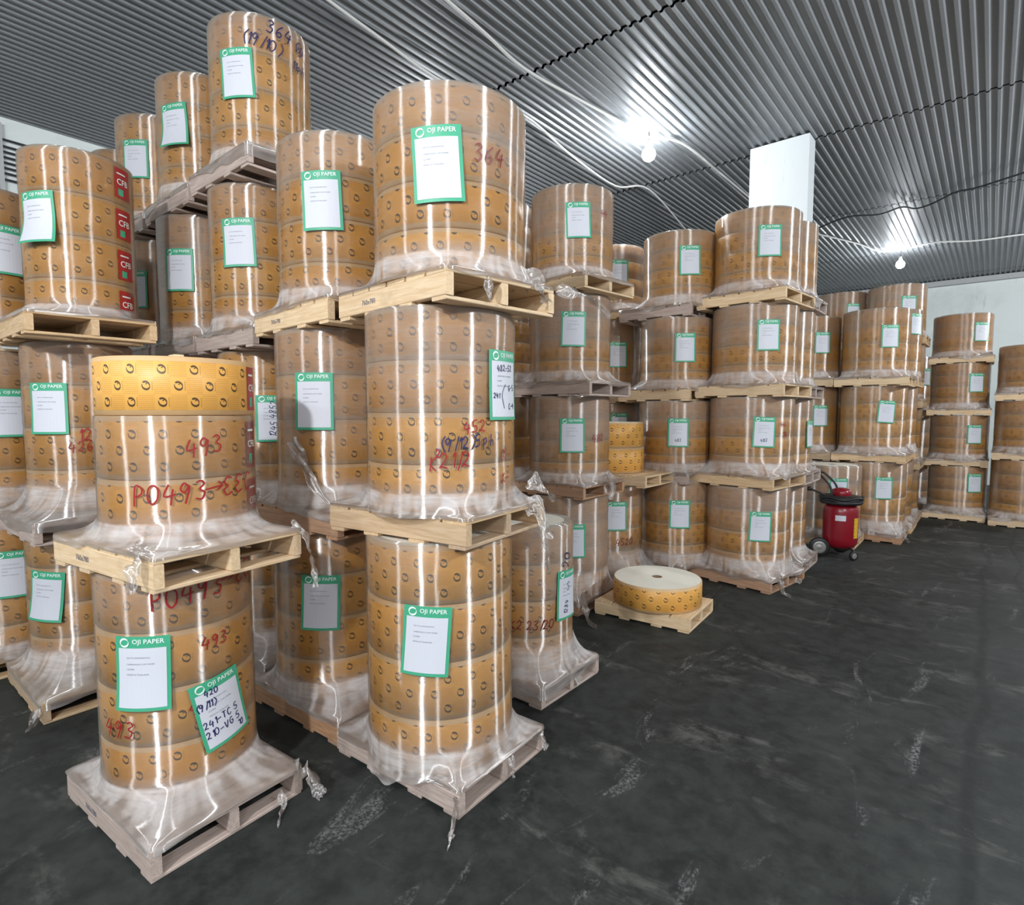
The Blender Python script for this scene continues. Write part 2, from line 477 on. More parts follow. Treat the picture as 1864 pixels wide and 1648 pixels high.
# ------------------------------------------------------------ the setting
def make_setting():
    v, f = box_data(-8.3, 5.7, -5.2, 17.5, -0.2, 0)
    structure(link('floor', mk('floor', v, f, M['floor'])))
    for nm, b_, mt in (('wall_far', (-8.4, 5.8, 17.3, 17.5, 0, CEIL + .1), 'wall'), ('wall_left', (-8.35, -8.16, -5.2, 17.3, 0, CEIL + .1), 'wall'),
                       ('wall_right', (5.6, 5.8, -5.2, 17.3, 0, CEIL + .1), 'dim_wall'), ('wall_near', (-8.3, 5.7, -5.4, -5.2, 0, CEIL + .1), 'dim_wall')):
        v, f = box_data(*b_)
        structure(link(nm, mk(nm, v, f, M[mt])))
    # corrugated ceiling: sheets that overlap at their ends
    root = bpy.data.objects.new('ceiling', None); COL.objects.link(root); structure(root)
    pitch = 0.0885; NR = 12; L = 3.08
    prof = [(0, 0), (0.046, 0), (0.055, -.019), (0.078, -.019)]
    xs = []
    for i in range(NR):
        xs += [(i * pitch + a, z) for a, z in prof]
    xs.append((NR * pitch, 0))
    n = len(xs)
    W = NR * pitch
    GAP = .032
    def sheet(length):
        V = [(x, y, z + dz) for dz in (0.0, .0015) for y in (0, length) for x, z in xs]
        F = []
        for i in range(n - 1):
            F.append((i, i + n, i + n + 1, i + 1))
            F.append((i + 2 * n, i + 1 + 2 * n, i + n + 1 + 2 * n, i + n + 2 * n))
            F.append((i, i + 1, i + 1 + 2 * n, i + 2 * n)); F.append((i + n, i + 3 * n, i + 1 + 3 * n, i + 1 + n))
        return mk('ceiling_sheet', V, F, M['ceil'])
    rows = [(-5.2, 4.34)] + [(4.34 + L * k, 4.34 + L * (k + 1)) for k in range(5)]
    for ya, yb in rows:
        me = sheet(yb - ya - GAP)
        for i in range(13):
            link('ceiling_sheet', me, root, (-8.2 + i * W, ya + GAP / 2, CEIL + .02))
    # slab above the sheets, coloured near-black as the shade inside their gaps
    v, f = box_data(-8.4, 5.8, -5.4, 17.5, CEIL + .12, CEIL + .3)
    structure(link('trim_1', mk('trim_1', v, f, M['gap_shade'])))
    # dark angle strip where the far wall meets the ceiling
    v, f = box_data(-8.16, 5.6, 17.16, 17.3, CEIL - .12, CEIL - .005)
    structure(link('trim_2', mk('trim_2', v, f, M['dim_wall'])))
    # pillar
    v, f = box_data(-2.33, -1.69, 7.20, 7.46, 0, CEIL - .004, 0.0)
    p = link('pillar', mk('pillar', v, f, M['pillar']))
    structure(p)

def make_bulb(x, y, drop, label, watts):
    t = thing('hanging_bulb', label, 'lamp', (x, y, CEIL - .06), 0, 'lit bulbs under the ceiling')
    v, f = tube_data([(0, 0, .04), (0.004, 0, -.03), (0, 0, -drop + .13)], .006, 6)
    link('cord', mk('cord', v, f, M['black_cable']), t)
    v, f = lathe_data([(.008, -drop + .15), (.024, -drop + .145), (.027, -drop + .09), (.02, -drop + .085)], 16, False, False)
    link('socket', mk('socket', v, f, M['cable'], smooth=True), t)
    prof = [(.001, -drop - .075)] + [(.075 * math.cos(a), -drop + .075 * math.sin(a)) for a in [(-80 + 12 * k) * PI / 180 for k in range(12)]] + [(.03, -drop + .085)]
    v, f = lathe_data(prof, 24)
    g = link('bulb_glass', mk('bulb_glass', v, f, M['bulb'], smooth=True), t)
    lamp(x, y, CEIL - .06 - drop - .0, watts, 0.085)
    return t

def make_cable(name, pts, r, mat, label, z=CEIL - .05):
    P = [(x, y, z + 0.03 * math.sin(i * 2.3)) for i, (x, y) in enumerate(pts)]
    v, f = tube_data(smooth_path(P, 6), r, 6)
    o = link(name, mk(name, v, f, M[mat], smooth=True))
    o['label'] = label; o['category'] = 'cable'
    return o

# ------------------------------------------------------------ pallets
_plank = {}
def plank(L, W, H, mat):
    k = (round(L, 3), round(W, 3), round(H, 3), mat)
    if k not in _plank:
        v, f = box_data(-L / 2, L / 2, -W / 2, W / 2, -H / 2, H / 2, 0.003)
        _plank[k] = mk('plank', v, f, M[mat])
    return _plank[k]
def make_pallet(label, x, y, z, h, w=.82, d=.63, rot=0.0, mat='wood', stamp=None, ndeck=6, group='wooden pallets under paper rolls'):
    t = thing('wooden_pallet', label, 'pallet', (x, y, z), math.radians(rot), group)
    rng = random.Random(label)
    tk = min(.018, h * .16); bk = min(.016, h * .14); sh = h - tk - bk
    for i, yy in enumerate((-d / 2 + .019, 0.0, d / 2 - .019)):
        s = link('stringer', plank(w, .038, sh, mat), t, (0, yy, bk + sh / 2))
        if stamp and i == 0:
            tv, tf = fit_text(stamp, -w * .24, -.012, .11)
            me = mk('stamp', [(a, -.0206, b_) for a, b_ in tv], tf, M['stamp'])
            link('stamp', me, s)
    bw = (w - .014 * (ndeck - 1)) / ndeck
    for i in range(ndeck):
        xx = -w / 2 + bw / 2 + i * (bw + .014)
        link('deck_board', plank(d - .004, bw, tk, mat), t, (xx, rng.uniform(-.002, .002), h - tk / 2), (0, 0, PI / 2))
    for i, xx in enumerate((-w / 2 + .05, -w * .17, w * .17, w / 2 - .05)):
        link('bottom_board', plank(d - .006, .09, bk, mat), t, (xx, rng.uniform(-.003, .003), bk / 2), (0, 0, PI / 2))
    return t

# ------------------------------------------------------------ reels and rolls
_reel = {}
def reel_mesh(R, h, capped=False, bands=True):
    k = (round(R, 3), round(h, 3), capped, bands)
    if k in _reel: return _reel[k]
    N = 96
    bz = .020 if bands else .008
    rc = .042
    prof = [(R - .010, 0, 1), (R - .0012, .004, 1), (R - .0005, bz, 1), (R, bz + .0004, 0), (R, h - bz - .0004, 0), (R - .0005, h - bz, 1), (R - .0012, h - .004, 1), (R - .010, h, 1)]
    V = []; F = []; I = []; UV = []
    for r, z, _ in prof:
        V += [(r * math.cos(2 * PI * i / N), r * math.sin(2 * PI * i / N), z) for i in range(N)]
    circ = 2 * PI * R
    for q in range(len(prof) - 1):
        mi = 0 if prof[q][2] == 0 and prof[q + 1][2] == 0 else 1
        for i in range(N):
            j = (i + 1) % N
            F.append((q * N + i, q * N + j, (q + 1) * N + j, (q + 1) * N + i)); I.append(mi)
            u0, u1 = circ * i / N, circ * (i + 1) / N
            z0, z1 = prof[q][1] - bz, prof[q + 1][1] - bz
            UV += [(u0, z0), (u1, z0), (u1, z1), (u0, z1)]
    # end face: paper edge then disc, open core
    top = (len(prof) - 1) * N
    o = len(V)
    V += [(rc * math.cos(2 * PI * i / N), rc * math.sin(2 * PI * i / N), h + .0005) for i in range(N)]
    V += [(rc * .97 * math.cos(2 * PI * i / N), rc * .97 * math.sin(2 * PI * i / N), h - .10 if h > .12 else h * .3) for i in range(N)]
    for i in range(N):
        j = (i + 1) % N
        F.append((top + i, top + j, o + j, o + i)); I.append(2); UV += [(0, 0)] * 4
        F.append((o + i, o + j, o + N + j, o + N + i)); I.append(3); UV += [(0, 0)] * 4
    F.append(tuple(o + N + i for i in range(N))); I.append(4); UV += [(0, 0)] * N
    F.append(tuple(range(N - 1, -1, -1))); I.append(1); UV += [(0, 0)] * N
    me = mk('reel', V, F, [M['print'], M['kraft'], M['cap'], M['core'], M['hole']], smooth=False, midx=I, uvs=UV)
    sm = [1 if i < (len(prof) - 1) * N else 0 for i in range(len(F))]
    me.polygons.foreach_set('use_smooth', sm)
    _reel[k] = me
    return me

def wrap_mesh(R, h, px, py, pw, pd, prot, drop, joints, seed, hazes, top_open, flare=.10):
    """sleeve of stretch film with its skirt spread over the pallet deck; local to the roll's base centre"""
    N = 112
    rng = random.Random(seed)
    V = []; C = []
    ca, sa = math.cos(-prot), math.sin(-prot)
    def rect(a):
        dx, dy = math.cos(a), math.sin(a)
        lx, ly = dx * ca - dy * sa, dx * sa + dy * ca
        ox, oy = -px * ca + py * sa, -px * sa - py * ca
        hw, hd = pw / 2 + .003, pd / 2 + .003
        t = 9
        if lx > 1e-6: t = min(t, (hw - ox) / lx)
        if lx < -1e-6: t = min(t, (-hw - ox) / lx)
        if ly > 1e-6: t = min(t, (hd - oy) / ly)
        if ly < -1e-6: t = min(t, (-hd - oy) / ly)
        return t
    hz, hline, htilt, ha = hazes
    rows = []
    if not top_open:
        rows += [('r', -.05, h + .003), ('r', -.008, h + .004)]
    rows += [('r', .0035, h - .006 if not top_open else h)]
    z = h - .035
    while z > flare + .012:
        rows.append(('r', .0045, z)); z -= .034
    rows.append(('r', .005, flare))
    nsk = 7
    for k in range(1, nsk + 1): rows.append(('s', k / nsk, 0))
    for k in range(1, 4): rows.append(('d', k / 3, 0))
    for kind, q, zz in rows:
        for i in range(N):
            a = 2 * PI * i / N
            nz = noise.noise((R * 3 * math.cos(a) + seed, R * 3 * math.sin(a), zz * 5))
            nf = noise.noise((R * 11 * math.cos(a) + seed * 2, R * 11 * math.sin(a), zz * 14 + q * 3))
            RR = rect(a)
            if kind == 'r':
                r = R + q
                if q > 0:
                    r += .0022 * max(0, nz) + .0012 * max(0, nf)
                    for jz in joints: r -= .0028 * math.exp(-((zz - jz) / .013) ** 2)
                    r = max(r, R + .0022)
                hl = hline + htilt * math.cos(a - ha)
                t = min(1, max(0, (zz / h - hl + .20 * nz + .08 * nf) / .22))
                c = min(.5, hz) * .8 * t
                low = min(1, max(0, (flare + .05 - zz + .03 * nz) / .07))
                c = max(c, .55 * low)
                V.append((r * math.cos(a), r * math.sin(a), zz)); C.append(c)
            elif kind == 's':
                e = max(RR, R + .008)
                r = (R + .005) + (e - R - .005) * (q ** 1.35)
                z_ = flare * (1 - q) ** 2.0 + .005 + .006 * max(0, nf) * (1 - q) + .003
                V.append((r * math.cos(a), r * math.sin(a), z_)); 
                rad = noise.noise((14 * math.cos(a) + seed, 14 * math.sin(a), q * .7 + seed))
                C.append(max(.2, .86 - .42 * q + .26 * nf + .34 * rad))
            else:
                e = max(RR, R + .008) + .004 + .010 * max(0, nf) * q
                dr = drop * (.55 + .9 * nz + .35 * nf)
                z_ = .006 - max(.012, dr) * q
                V.append((e * math.cos(a), e * math.sin(a), z_)); C.append(max(.1, .36 + .35 * nf + .2 * nz))
    F = []
    for k in range(len(rows) - 1):
        for i in range(N):
            j = (i + 1) % N
            F.append(((k + 1) * N + i, (k + 1) * N + j, k * N + j, k * N + i))
    me = mk('plastic_wrap', V, F, M['film'], smooth=True)
    at = me.attributes.new('cloud', 'FLOAT', 'POINT')
    at.data.foreach_set('value', C)
    return me

def label_geo(w, h, body=True):
    parts = []
    nx, ny = 10, 10
    def grid(x0, x1, y0, y1, d, mi):
        v = [(x0 + (x1 - x0) * i / nx, y0 + (y1 - y0) * j / ny, d) for j in range(ny + 1) for i in range(nx + 1)]
        f = [(j * (nx + 1) + i, j * (nx + 1) + i + 1, (j + 1) * (nx + 1) + i + 1, (j + 1) * (nx + 1) + i) for j in range(ny) for i in range(nx)]
        parts.append((v, f, mi))
    grid(-w / 2, w / 2, -h / 2, h / 2, 0, 0)
    grid(-w / 2 + .07 * w, w / 2 - .07 * w, -h / 2 + .045 * h, h / 2 - .155 * h, .0012, 1)
    tv, tf = fit_text('OJI PAPER', -.16 * w, h / 2 - .115 * h, .56 * w, .012)
    parts.append(([(a, b_, .0016) for a, b_ in tv], tf, 3))
    # ring emblem: two crescent strokes
    cx, cy, r = -.31 * w, h / 2 - .082 * h, .082 * w
    for a0, a1 in ((35, 230), (215, 385)):
        V = []; F = []
        K = 12
        for i in range(K + 1):
            t = i / K; a = math.radians(a0 + (a1 - a0) * t)
            th = .034 * w * math.sin(PI * min(1, t * 1.0 + .12) * .93) + .004 * w
            for q in (r + th * .35, r - th * .65):
                V.append((cx + q * math.cos(a), cy + q * math.sin(a), .0016))
        for i in range(K): F.append((2 * i, 2 * i + 1, 2 * i + 3, 2 * i + 2))
        parts.append((V, F, 3))
    if body:
        for s, wd, yy in (('OJI TH CORPORATION', .42, .22), ('CARBONLESS COPY PAPER', .50, .14), ('121MM', .14, .07), ('MADE IN THAILAND', .40, 0.0)):
            tv, tf = fit_text(s, -.27 * w, h * yy - .02 * h, wd * w)
            parts.append(([(a, b_, .0016) for a, b_ in tv], tf, 2))
    return parts
_lg = {}
def make_label(roll, R, a0, z0, tilt, w=.20, h=.285, curl=0.0, pen=None):
    near = True
    if (w, h) not in _lg: _lg[(w, h)] = join(label_geo(w, h))
    V, F, I = _lg[(w, h)]
    V = list(V); F = list(F); I = list(I)
    if pen:
        for s, x, y, hh, tl in pen:
            pv, pf = strokes_data(s, hh, .0042, tl, .1)
            o = len(V); V += [(a + x, b_ + y, .0024) for a, b_ in pv]; F += [tuple(q + o for q in f) for f in pf]; I += [4] * len(pf)
    ct, st = math.cos(math.radians(tilt)), math.sin(math.radians(tilt))
    out = []
    for s, t, d in V:
        lift = .0115 + d
        if curl:
            q = max(0, (-t / h + .15)); lift += curl * q * q
        rs, rt = s * ct - t * st, s * st + t * ct
        a = a0 + rs / R
        out.append(((R + lift) * math.cos(a), (R + lift) * math.sin(a), z0 + rt))
    me = mk('paper_label', out, F, [M['green'], M['white'], M['ink'], M['logo'], M['blue_pen']], midx=I)
    o = link('paper_label', me, roll)
    return o

def make_hand(roll, R, s, a0, z0, h, col, tilt, circle=False):
    pv, pf = strokes_data(s, h, max(.0052, h * .085), tilt)
    V = bend(pv, R, a0, z0, .0105)
    if circle:
        pv2, pf2 = strokes_data('o', h * 1.05, .005, 0)
        o = len(V); V += bend(pv2, R, a0, z0, .0105); pf = pf + [tuple(q + o for q in f) for f in pf2]
    mt = {'r': 'red_pen', 'b': 'blue_pen', 'd': 'dark_pen'}[col]
    o = link('handwriting', mk('handwriting', V, pf, M[mt]), roll)
    o['label'] = {'r': 'red marker handwriting', 'b': 'dark blue marker handwriting', 'd': 'dark red marker handwriting'}[col]
    return o

def make_sticker(roll, R, a0, z0, w, h):
    n = 6
    pts = [(-w / 2 + w * i / n, y) for y in (-h / 2, h / 2) for i in range(n + 1)]
    V = bend(pts, R, a0, z0, .0012)
    F = [(i, i + 1, i + n + 2, i + n + 1) for i in range(n)]
    I = [0] * n
    tv, tf = fit_text('CFB', -.36 * w, -.06 * h, .72 * w, .01)
    o = len(V); V += bend(tv, R, a0, z0, .0020); F += [tuple(q + o for q in f) for f in tf]; I += [1] * len(tf)
    for q in range(4):
        xa, xb = (-.36 + .14 * q) * w, (-.36 + .14 * (q + 1)) * w
        o = len(V); V += bend([(xa, .29 * h), (xb, .29 * h), (xb, .335 * h), (xa, .335 * h)], R, a0, z0, .0024); F.append((o, o + 1, o + 2, o + 3)); I.append(1)
    g = [(-.30 * w, -.42 * h), (.02 * w, -.42 * h), (.02 * w, -.2 * h), (-.30 * w, -.2 * h)]
    o = len(V); V += bend(g, R, a0, z0, .0020); F.append((o, o + 1, o + 2, o + 3)); I.append(2)
    me = mk('sticker', V, F, [M['sticker'], M['logo'], M['green']], midx=I)
    o = link('sticker', me, roll); o['label'] = 'red sticker with white letters'
    return o

ROLL = {}
def make_roll(key, label, x, y, z0, z1, R, n, pal=None, drop=.05, hz=(.5, .55, .1, 0.0), top_open=False, group='film-wrapped paper rolls on pallets', flare=.10):
    t = thing('paper_roll', label, 'paper roll', (x, y, z0), 0, group)
    H = z1 - z0; hh = H / n
    rng = random.Random(key)
    for i in range(n):
        r = R - rng.uniform(0, .0016)
        link('reel', reel_mesh(round(R - .001, 3), hh - .001, bands=True), t, (rng.uniform(-.0008, .0008), rng.uniform(-.0008, .0008), i * hh), (0, 0, rng.uniform(0, 2 * PI)))
    if pal:
        px, py, pw, pd, prot = pal
    else:
        px, py, pw, pd, prot = x, y, .8, .66, 0
    me = wrap_mesh(R, H, px - x, py - y, pw, pd, math.radians(prot), drop, [i * hh for i in range(1, n)], (sum(ord(c) * (i + 3) for i, c in enumerate(key)) % 97) * .37, hz, top_open, flare)
    link('plastic_wrap', me, t)
    ROLL[key] = (t, R, z0)
    return t

def make_shred(roll, pts, w, seed, twist=1.0):
    """torn strip of stretch film hanging from the wrap, points in world metres"""
    P = smooth_path(pts, 5)
    base = Vector(roll.location)
    V = []; F = []; C = []
    K = 6
    for i, p in enumerate(P):
        t = (P[min(i + 1, len(P) - 1)] - P[max(i - 1, 0)]).normalized()
        a = seed + i * .22 * twist
        u = t.cross(Vector((math.cos(a), math.sin(a), .15)))
        if u.length < 1e-3: u = Vector((1, 0, 0))
        u.normalize(); nn = u.cross(t)
        f = i / (len(P) - 1)
        ww = w * (.75 + .5 * noise.noise((i * .35 + seed, 0, seed))) * (1 - .55 * f)
        for k in range(K + 1):
            s = k / K - .5
            q = p + u * s * ww + nn * ww * .38 * noise.noise((s * 5 + seed, i * .5, seed * 1.7)) + t * .012 * noise.noise((k * 1.3, i * .2, seed))
            q.z = max(q.z, .002)
            V.append(tuple(q - base)); C.append(.36 + .4 * noise.noise((k * .9, i * .6, seed)))
    for i in range(len(P) - 1):
        for k in range(K):
            F.append((i * (K + 1) + k, i * (K + 1) + k + 1, (i + 1) * (K + 1) + k + 1, (i + 1) * (K + 1) + k))
    me = mk('film_shred', V, F, M['shred'], smooth=True)
    at = me.attributes.new('cloud', 'FLOAT', 'POINT'); at.data.foreach_set('value', C)
    o = link('film_shred', me, roll); o['label'] = 'torn strip of stretch film'
    return o

make_setting()
make_bulb(-3.04, 6.01, .20, 'lit white bulb hanging from cable left of the pillar', 260)
make_bulb(-1.46, 13.3, .24, 'lit white bulb hanging near the far wall', 230)

# stacks: name -> (phrase, pallet (cx, cy, w, d, h-mat), tiers [(key, z_pallet, z0, z1, n, x, y, R)])
TN = ['bottom', 'second', 'third', 'top']
def stack(ph, pal, tiers, names=None):
    pcx, pcy, pw, pd, pm = pal
    N = len(tiers)
    for i, T in enumerate(tiers):
        key, zp, z0, z1, n, x, y, R = T[:8]
        op = T[8] if len(T) > 8 else {}
        nm = names[i] if names else (TN[i] if i < N - 1 or i == 0 else 'top')
        rot = op.get('rot', 0); dx, dy = op.get('off', (0, 0))
        mt = op.get('mat', pm)
        lp = op.get('pal_label', 'wooden pallet under %s roll of %s' % (nm, ph))
        make_pallet(lp, pcx + dx, pcy + dy, zp, z0 - zp - .002, pw, pd, rot, mt, op.get('stamp'))
        look = op.get('look', 'film-wrapped paper roll')
        make_roll(key, op.get('roll_label', '%s, %s of %s' % (look, nm, ph)), x, y, z0, z1, R, n, (pcx + dx, pcy + dy, pw, pd, rot), op.get('drop', .05), op.get('hz', (.5, .55, .12, 1.0)), op.get('open', False), flare=op.get('flare', .10))

stack('left foreground stack', (-2.67, .945, .81, .62, 'wood_grey'), [
    ('S1a', 0, .125, 1.055, 4, -2.75, .97, .30, dict(rot=4.5, drop=.03, hz=(.38, .66, .06, 0), look='film-wrapped paper roll with two labels and red 493', stamp='760x780', flare=.07)),
    ('S1b', 1.055, 1.18, 1.685, 2, -2.74, 1.0, .30, dict(rot=8, off=(-.01, .02), drop=.035, hz=(.10, .3, .1, 0), mat='wood_fresh', look='paper roll of two half-wrapped reels with red handwriting', stamp='760x780', open=True, flare=.085)),
])
stack('front stack at aisle corner', (-2.05, 1.9, .82, .63, 'wood'), [
    ('S2a', 0, .125, 1.137, 4, -2.0, 1.86, .34, dict(rot=3, drop=.06, hz=(.30, .78, .1, 0), flare=.12, mat='wood_grey', look='film-wrapped paper roll with tilted label')),
    ('S2b', 1.137, 1.262, 2.133, 4, -1.99, 1.87, .34, dict(rot=7, drop=.02, hz=(.42, .55, .1, 2.5), look='film-wrapped paper roll with red and blue handwriting', mat='wood')),
    ('S2c', 2.133, 2.258, 3.02, 4, -1.96, 1.91, .34, dict(rot=-5, off=(.05, .0), drop=.02, hz=(.60, .48, .25, -2.0), mat='wood_fresh', stamp='760x780', look='big film-wrapped paper roll with dark red 364')),
])
stack('stack just left of aisle corner', (-2.89, 1.88, .82, .63, 'wood'), [
    ('S3a', 0, .125, 1.06, 4, -2.95, 1.9, .33, dict(rot=3, drop=.04, hz=(.42, .68, .1, 0), flare=.12, mat='wood_dark')),
    ('S3b', 1.06, 1.185, 2.134, 4, -2.93, 1.93, .33, dict(rot=3, off=(0, .02), drop=.05, hz=(.40, .42, .12, 2.6), mat='wood_dark', flare=.13)),
    ('S3c', 2.134, 2.26, 3.138, 4, -2.91, 1.96, .33, dict(rot=-3, off=(.01, .05), drop=.03, hz=(.42, .62, .1, 0), mat='wood_fresh', stamp='760x780')),
])
stack('tallest front stack', (-3.78, 1.97, .80, .62, 'wood_grey'), [
    ('S4a', 0, .12, 1.0, 4, -3.87, 2.0, .31, dict(rot=1, drop=.05, hz=(.2, .8, .1, 0), flare=.15)),
    ('S4b', 1.0, 1.12, 2.09, 4, -3.87, 2.0, .31, dict(drop=.05, hz=(.3, .75, .1, 0), flare=.14)),
    ('S4c', 2.09, 2.21, 3.135, 4, -3.88, 1.98, .31, dict(drop=.05, hz=(.35, .62, .1, 0))),
    ('S4d', 3.135, 3.26, 4.161, 4, -3.87, 2.01, .31, dict(drop=.08, hz=(.4, .62, .1, 0), look='highest film-wrapped paper roll with blue 364')),
])
stack('stack left of tallest front stack', (-4.62, 1.97, .80, .62, 'wood_grey'), [
    ('S5a', 0, .12, 1.0, 4, -4.7, 1.98, .31, dict()),
    ('S5b', 1.0, 1.12, 2.09, 4, -4.7, 1.98, .31, dict()),
    ('S5c', 2.09, 2.21, 3.11, 4, -4.70, 1.95, .31, dict(hz=(.55, .3, .1, 0))),
    ('S5d', 3.11, 3.235, 4.093, 4, -4.69, 1.98, .31, dict(drop=.08, hz=(.3, .66, .1, 0))),
])
stack('stack two left of tallest front stack', (-5.48, 1.97, .80, .62, 'wood_grey'), [
    ('S6a', 0, .12, 1.0, 4, -5.55, 2.0, .31, dict()),
    ('S6b', 1.0, 1.12, 2.09, 4, -5.55, 2.0, .31, dict()),
    ('S6c', 2.09, 2.21, 3.10, 4, -5.55, 2.0, .31, dict(hz=(.3, .66, .1, 0))),
    ('S6d', 3.10, 3.225, 4.084, 4, -5.56, 1.97, .31, dict(drop=.08, hz=(.3, .6, .1, 0))),
])
stack('stack three left of tallest front stack', (-6.32, 1.97, .80, .62, 'wood_grey'), [
    ('S7a', 0, .12, 1.0, 4, -6.31, 1.98, .31, dict()),
    ('S7b', 1.0, 1.12, 2.09, 4, -6.31, 1.98, .31, dict()),
    ('S7c', 2.09, 2.21, 3.10, 4, -6.31, 1.98, .31, dict()),
    ('S7d', 3.10, 3.225, 4.023, 4, -6.31, 1.98, .31, dict(hz=(.3, .6, .1, 0))),
])
stack('three-tier stack at left edge', (-4.29, .98, .82, .62, 'wood'), [
    ('S8a', 0, .125, .98, 4, -4.46, 1.03, .285, dict(rot=1, drop=.06, hz=(.25, .75, .1, 0), flare=.14)),
    ('S8b', .98, 1.10, 2.111, 4, -4.45, 1.06, .285, dict(rot=2, drop=.09, hz=(.45, .55, .1, 0), flare=.16, mat='wood_grey', look='film-wrapped paper roll with red 426')),
    ('S8c', 2.111, 2.235, 3.231, 4, -4.44, 1.10, .285, dict(off=(0, .03), drop=.02, hz=(.22, .72, .1, 0), look='film-wrapped paper roll with red stickers')),
])
stack('stack cut by left picture edge', (-5.16, .72, .80, .60, 'wood'), [
    ('S9a', 0, .12, .97, 4, -5.05, .75, .285, dict(hz=(.2, .75, .1, 0))),
    ('S9b', .97, 1.09, 2.08, 4, -5.05, .75, .285, dict(drop=.08, hz=(.4, .6, .1, 0), flare=.15)),
    ('S9c', 2.08, 2.2, 3.074, 4, -5.05, .75, .285, dict(hz=(.3, .6, .1, 0), mat='wood_fresh')),
])
stack('low load behind aisle corner stack', (-2.29, 2.84, .80, .62, 'wood_grey'), [
    ('S10a', 0, .125, 1.014, 4, -2.25, 2.85, .29, dict(drop=.085, hz=(.5, .74, .3, 3.3), flare=.18, roll_label='film-wrapped single low paper roll behind the aisle corner stack', pal_label='film-covered pallet under the single low roll')),
])
stack('stack left of middle aisle stack', (-3.74, 4.2, .80, .66, 'wood_dark'), [
    ('M0a', 0, .115, .98, 4, -3.70, 4.2, .34, dict()),
    ('M0b', .98, 1.09, 1.85, 4, -3.70, 4.2, .34, dict(mat='wood_fresh')),
    ('M0c', 1.85, 1.97, 2.72, 4, -3.70, 4.2, .34, dict()),
    ('M0d', 2.72, 2.84, 3.6, 4, -3.70, 4.2, .34, dict()),
])
stack('middle aisle stack beside lone reel', (-2.92, 4.27, .80, .68, 'wood_dark'), [
    ('M1a', 0, .115, .98, 4, -2.90, 4.28, .35, dict(off=(-.04, 0), drop=.08, hz=(.6, .25, .15, 2.5), flare=.22)),
    ('M1b', .98, 1.09, 1.83, 4, -2.90, 4.28, .35, dict(off=(.0, .0), drop=.03, hz=(.6, .2, .15, 0), look='film-wrapped paper roll with red 482')),
    ('M1c', 1.83, 1.95, 2.68, 4, -2.90, 4.28, .35, dict(off=(.05, .0), drop=.06, hz=(.52, .42, .15, 2), mat='wood_grey')),
    ('M1d', 2.68, 2.80, 3.552, 4, -2.89, 4.29, .35, dict(rot=-6, off=(.06, .0), drop=.06, hz=(.48, .42, .15, 2), mat='wood_fresh')),
])
stack('low yellow-topped stack behind lone reel', (-2.95, 5.2, .80, .66, 'wood_fresh'), [
    ('M2Aa', 0, .115, .98, 4, -3.01, 5.19, .33, dict(hz=(.4, .6, .1, 0), mat='wood_grey', flare=.2)),
], names=['bottom'])
stack('stack behind the yellow-topped stack', (-3.56, 6.1, .80, .68, 'wood'), [
    ('M2a', 0, .115, .88, 4, -3.5, 6.1, .34, dict()),
    ('M2b', .88, 1.0, 1.8, 4, -3.52, 6.09, .34, dict()),
    ('M2c', 1.8, 1.92, 2.743, 4, -3.51, 6.09, .34, dict(off=(.1, 0), hz=(.4, .6, .1, 0))),
    ('M2d', 2.743, 2.84, 3.576, 4, -3.50, 6.10, .34, dict(off=(.1, 0), hz=(.5, .45, .1, 0))),
])
stack('stack left of pillar-front stack', (-2.70, 5.86, .80, .70, 'wood'), [
    ('M3a', 0, .12, 1.0, 4, -2.59, 5.84, .365, dict(drop=.06, hz=(.42, .62, .1, 0), mat='wood_dark', flare=.14)),
    ('M3b', .97, 1.08, 1.81, 4, -2.60, 5.84, .365, dict(drop=.07, hz=(.45, .5, .1, 0), mat='wood_grey')),
    ('M3c', 1.81, 1.93, 2.65, 4, -2.60, 5.84, .365, dict(drop=.03, hz=(.42, .55, .1, 0), mat='wood_fresh')),
    ('M3d', 2.65, 2.77, 3.49, 4, -2.58, 5.84, .365, dict(drop=.04, hz=(.4, .5, .1, 0), mat='wood_grey')),
])
stack('stack in front of white pillar', (-1.87, 6.0, .86, .76, 'wood'), [
    ('M4a', 0, .12, .97, 4, -1.87, 6.0, .392, dict(rot=-9, drop=.06, hz=(.5, .5, .15, 0), flare=.17, mat='wood_dark')),
    ('M4b', .97, 1.09, 1.84, 4, -1.86, 6.0, .392, dict(rot=-8, off=(-.02, 0), drop=.05, hz=(.52, .5, .15, 0), flare=.13)),
    ('M4c', 1.84, 1.96, 2.71, 4, -1.85, 6.0, .392, dict(rot=-5, off=(.02, 0), drop=.04, hz=(.5, .45, .15, 0), mat='wood_fresh', flare=.13)),
    ('M4d', 2.71, 2.83, 3.587, 4, -1.85, 6.0, .392, dict(rot=-6, off=(.02, 0), drop=.03, hz=(.42, .6, .3, 3.1), mat='wood_fresh')),
])
stack('stack tucked behind pillar-front stack', (-1.85, 6.78, .82, .70, 'wood_grey'), [
    ('M5a', 0, .12, .94, 4, -1.87, 6.79, .36, dict(flare=.15)),
    ('M5b', .94, 1.06, 1.84, 4, -1.85, 6.8, .36, dict()),
    ('M5c', 1.84, 1.96, 2.76, 4, -1.85, 6.8, .36, dict()),
    ('M5d', 2.76, 2.88, 3.661, 4, -1.85, 6.8, .36, dict(drop=.1)),
])
stack('single low load behind red extinguisher', (-1.62, 8.4, .80, .66, 'wood'), [
    ('N1Aa', 0, .12, 1.02, 4, -1.57, 8.4, .34, dict(hz=(.6, .3, .1, 0), roll_label='film-wrapped single low paper roll behind red extinguisher', pal_label='pallet under the single low roll behind red extinguisher')),
])
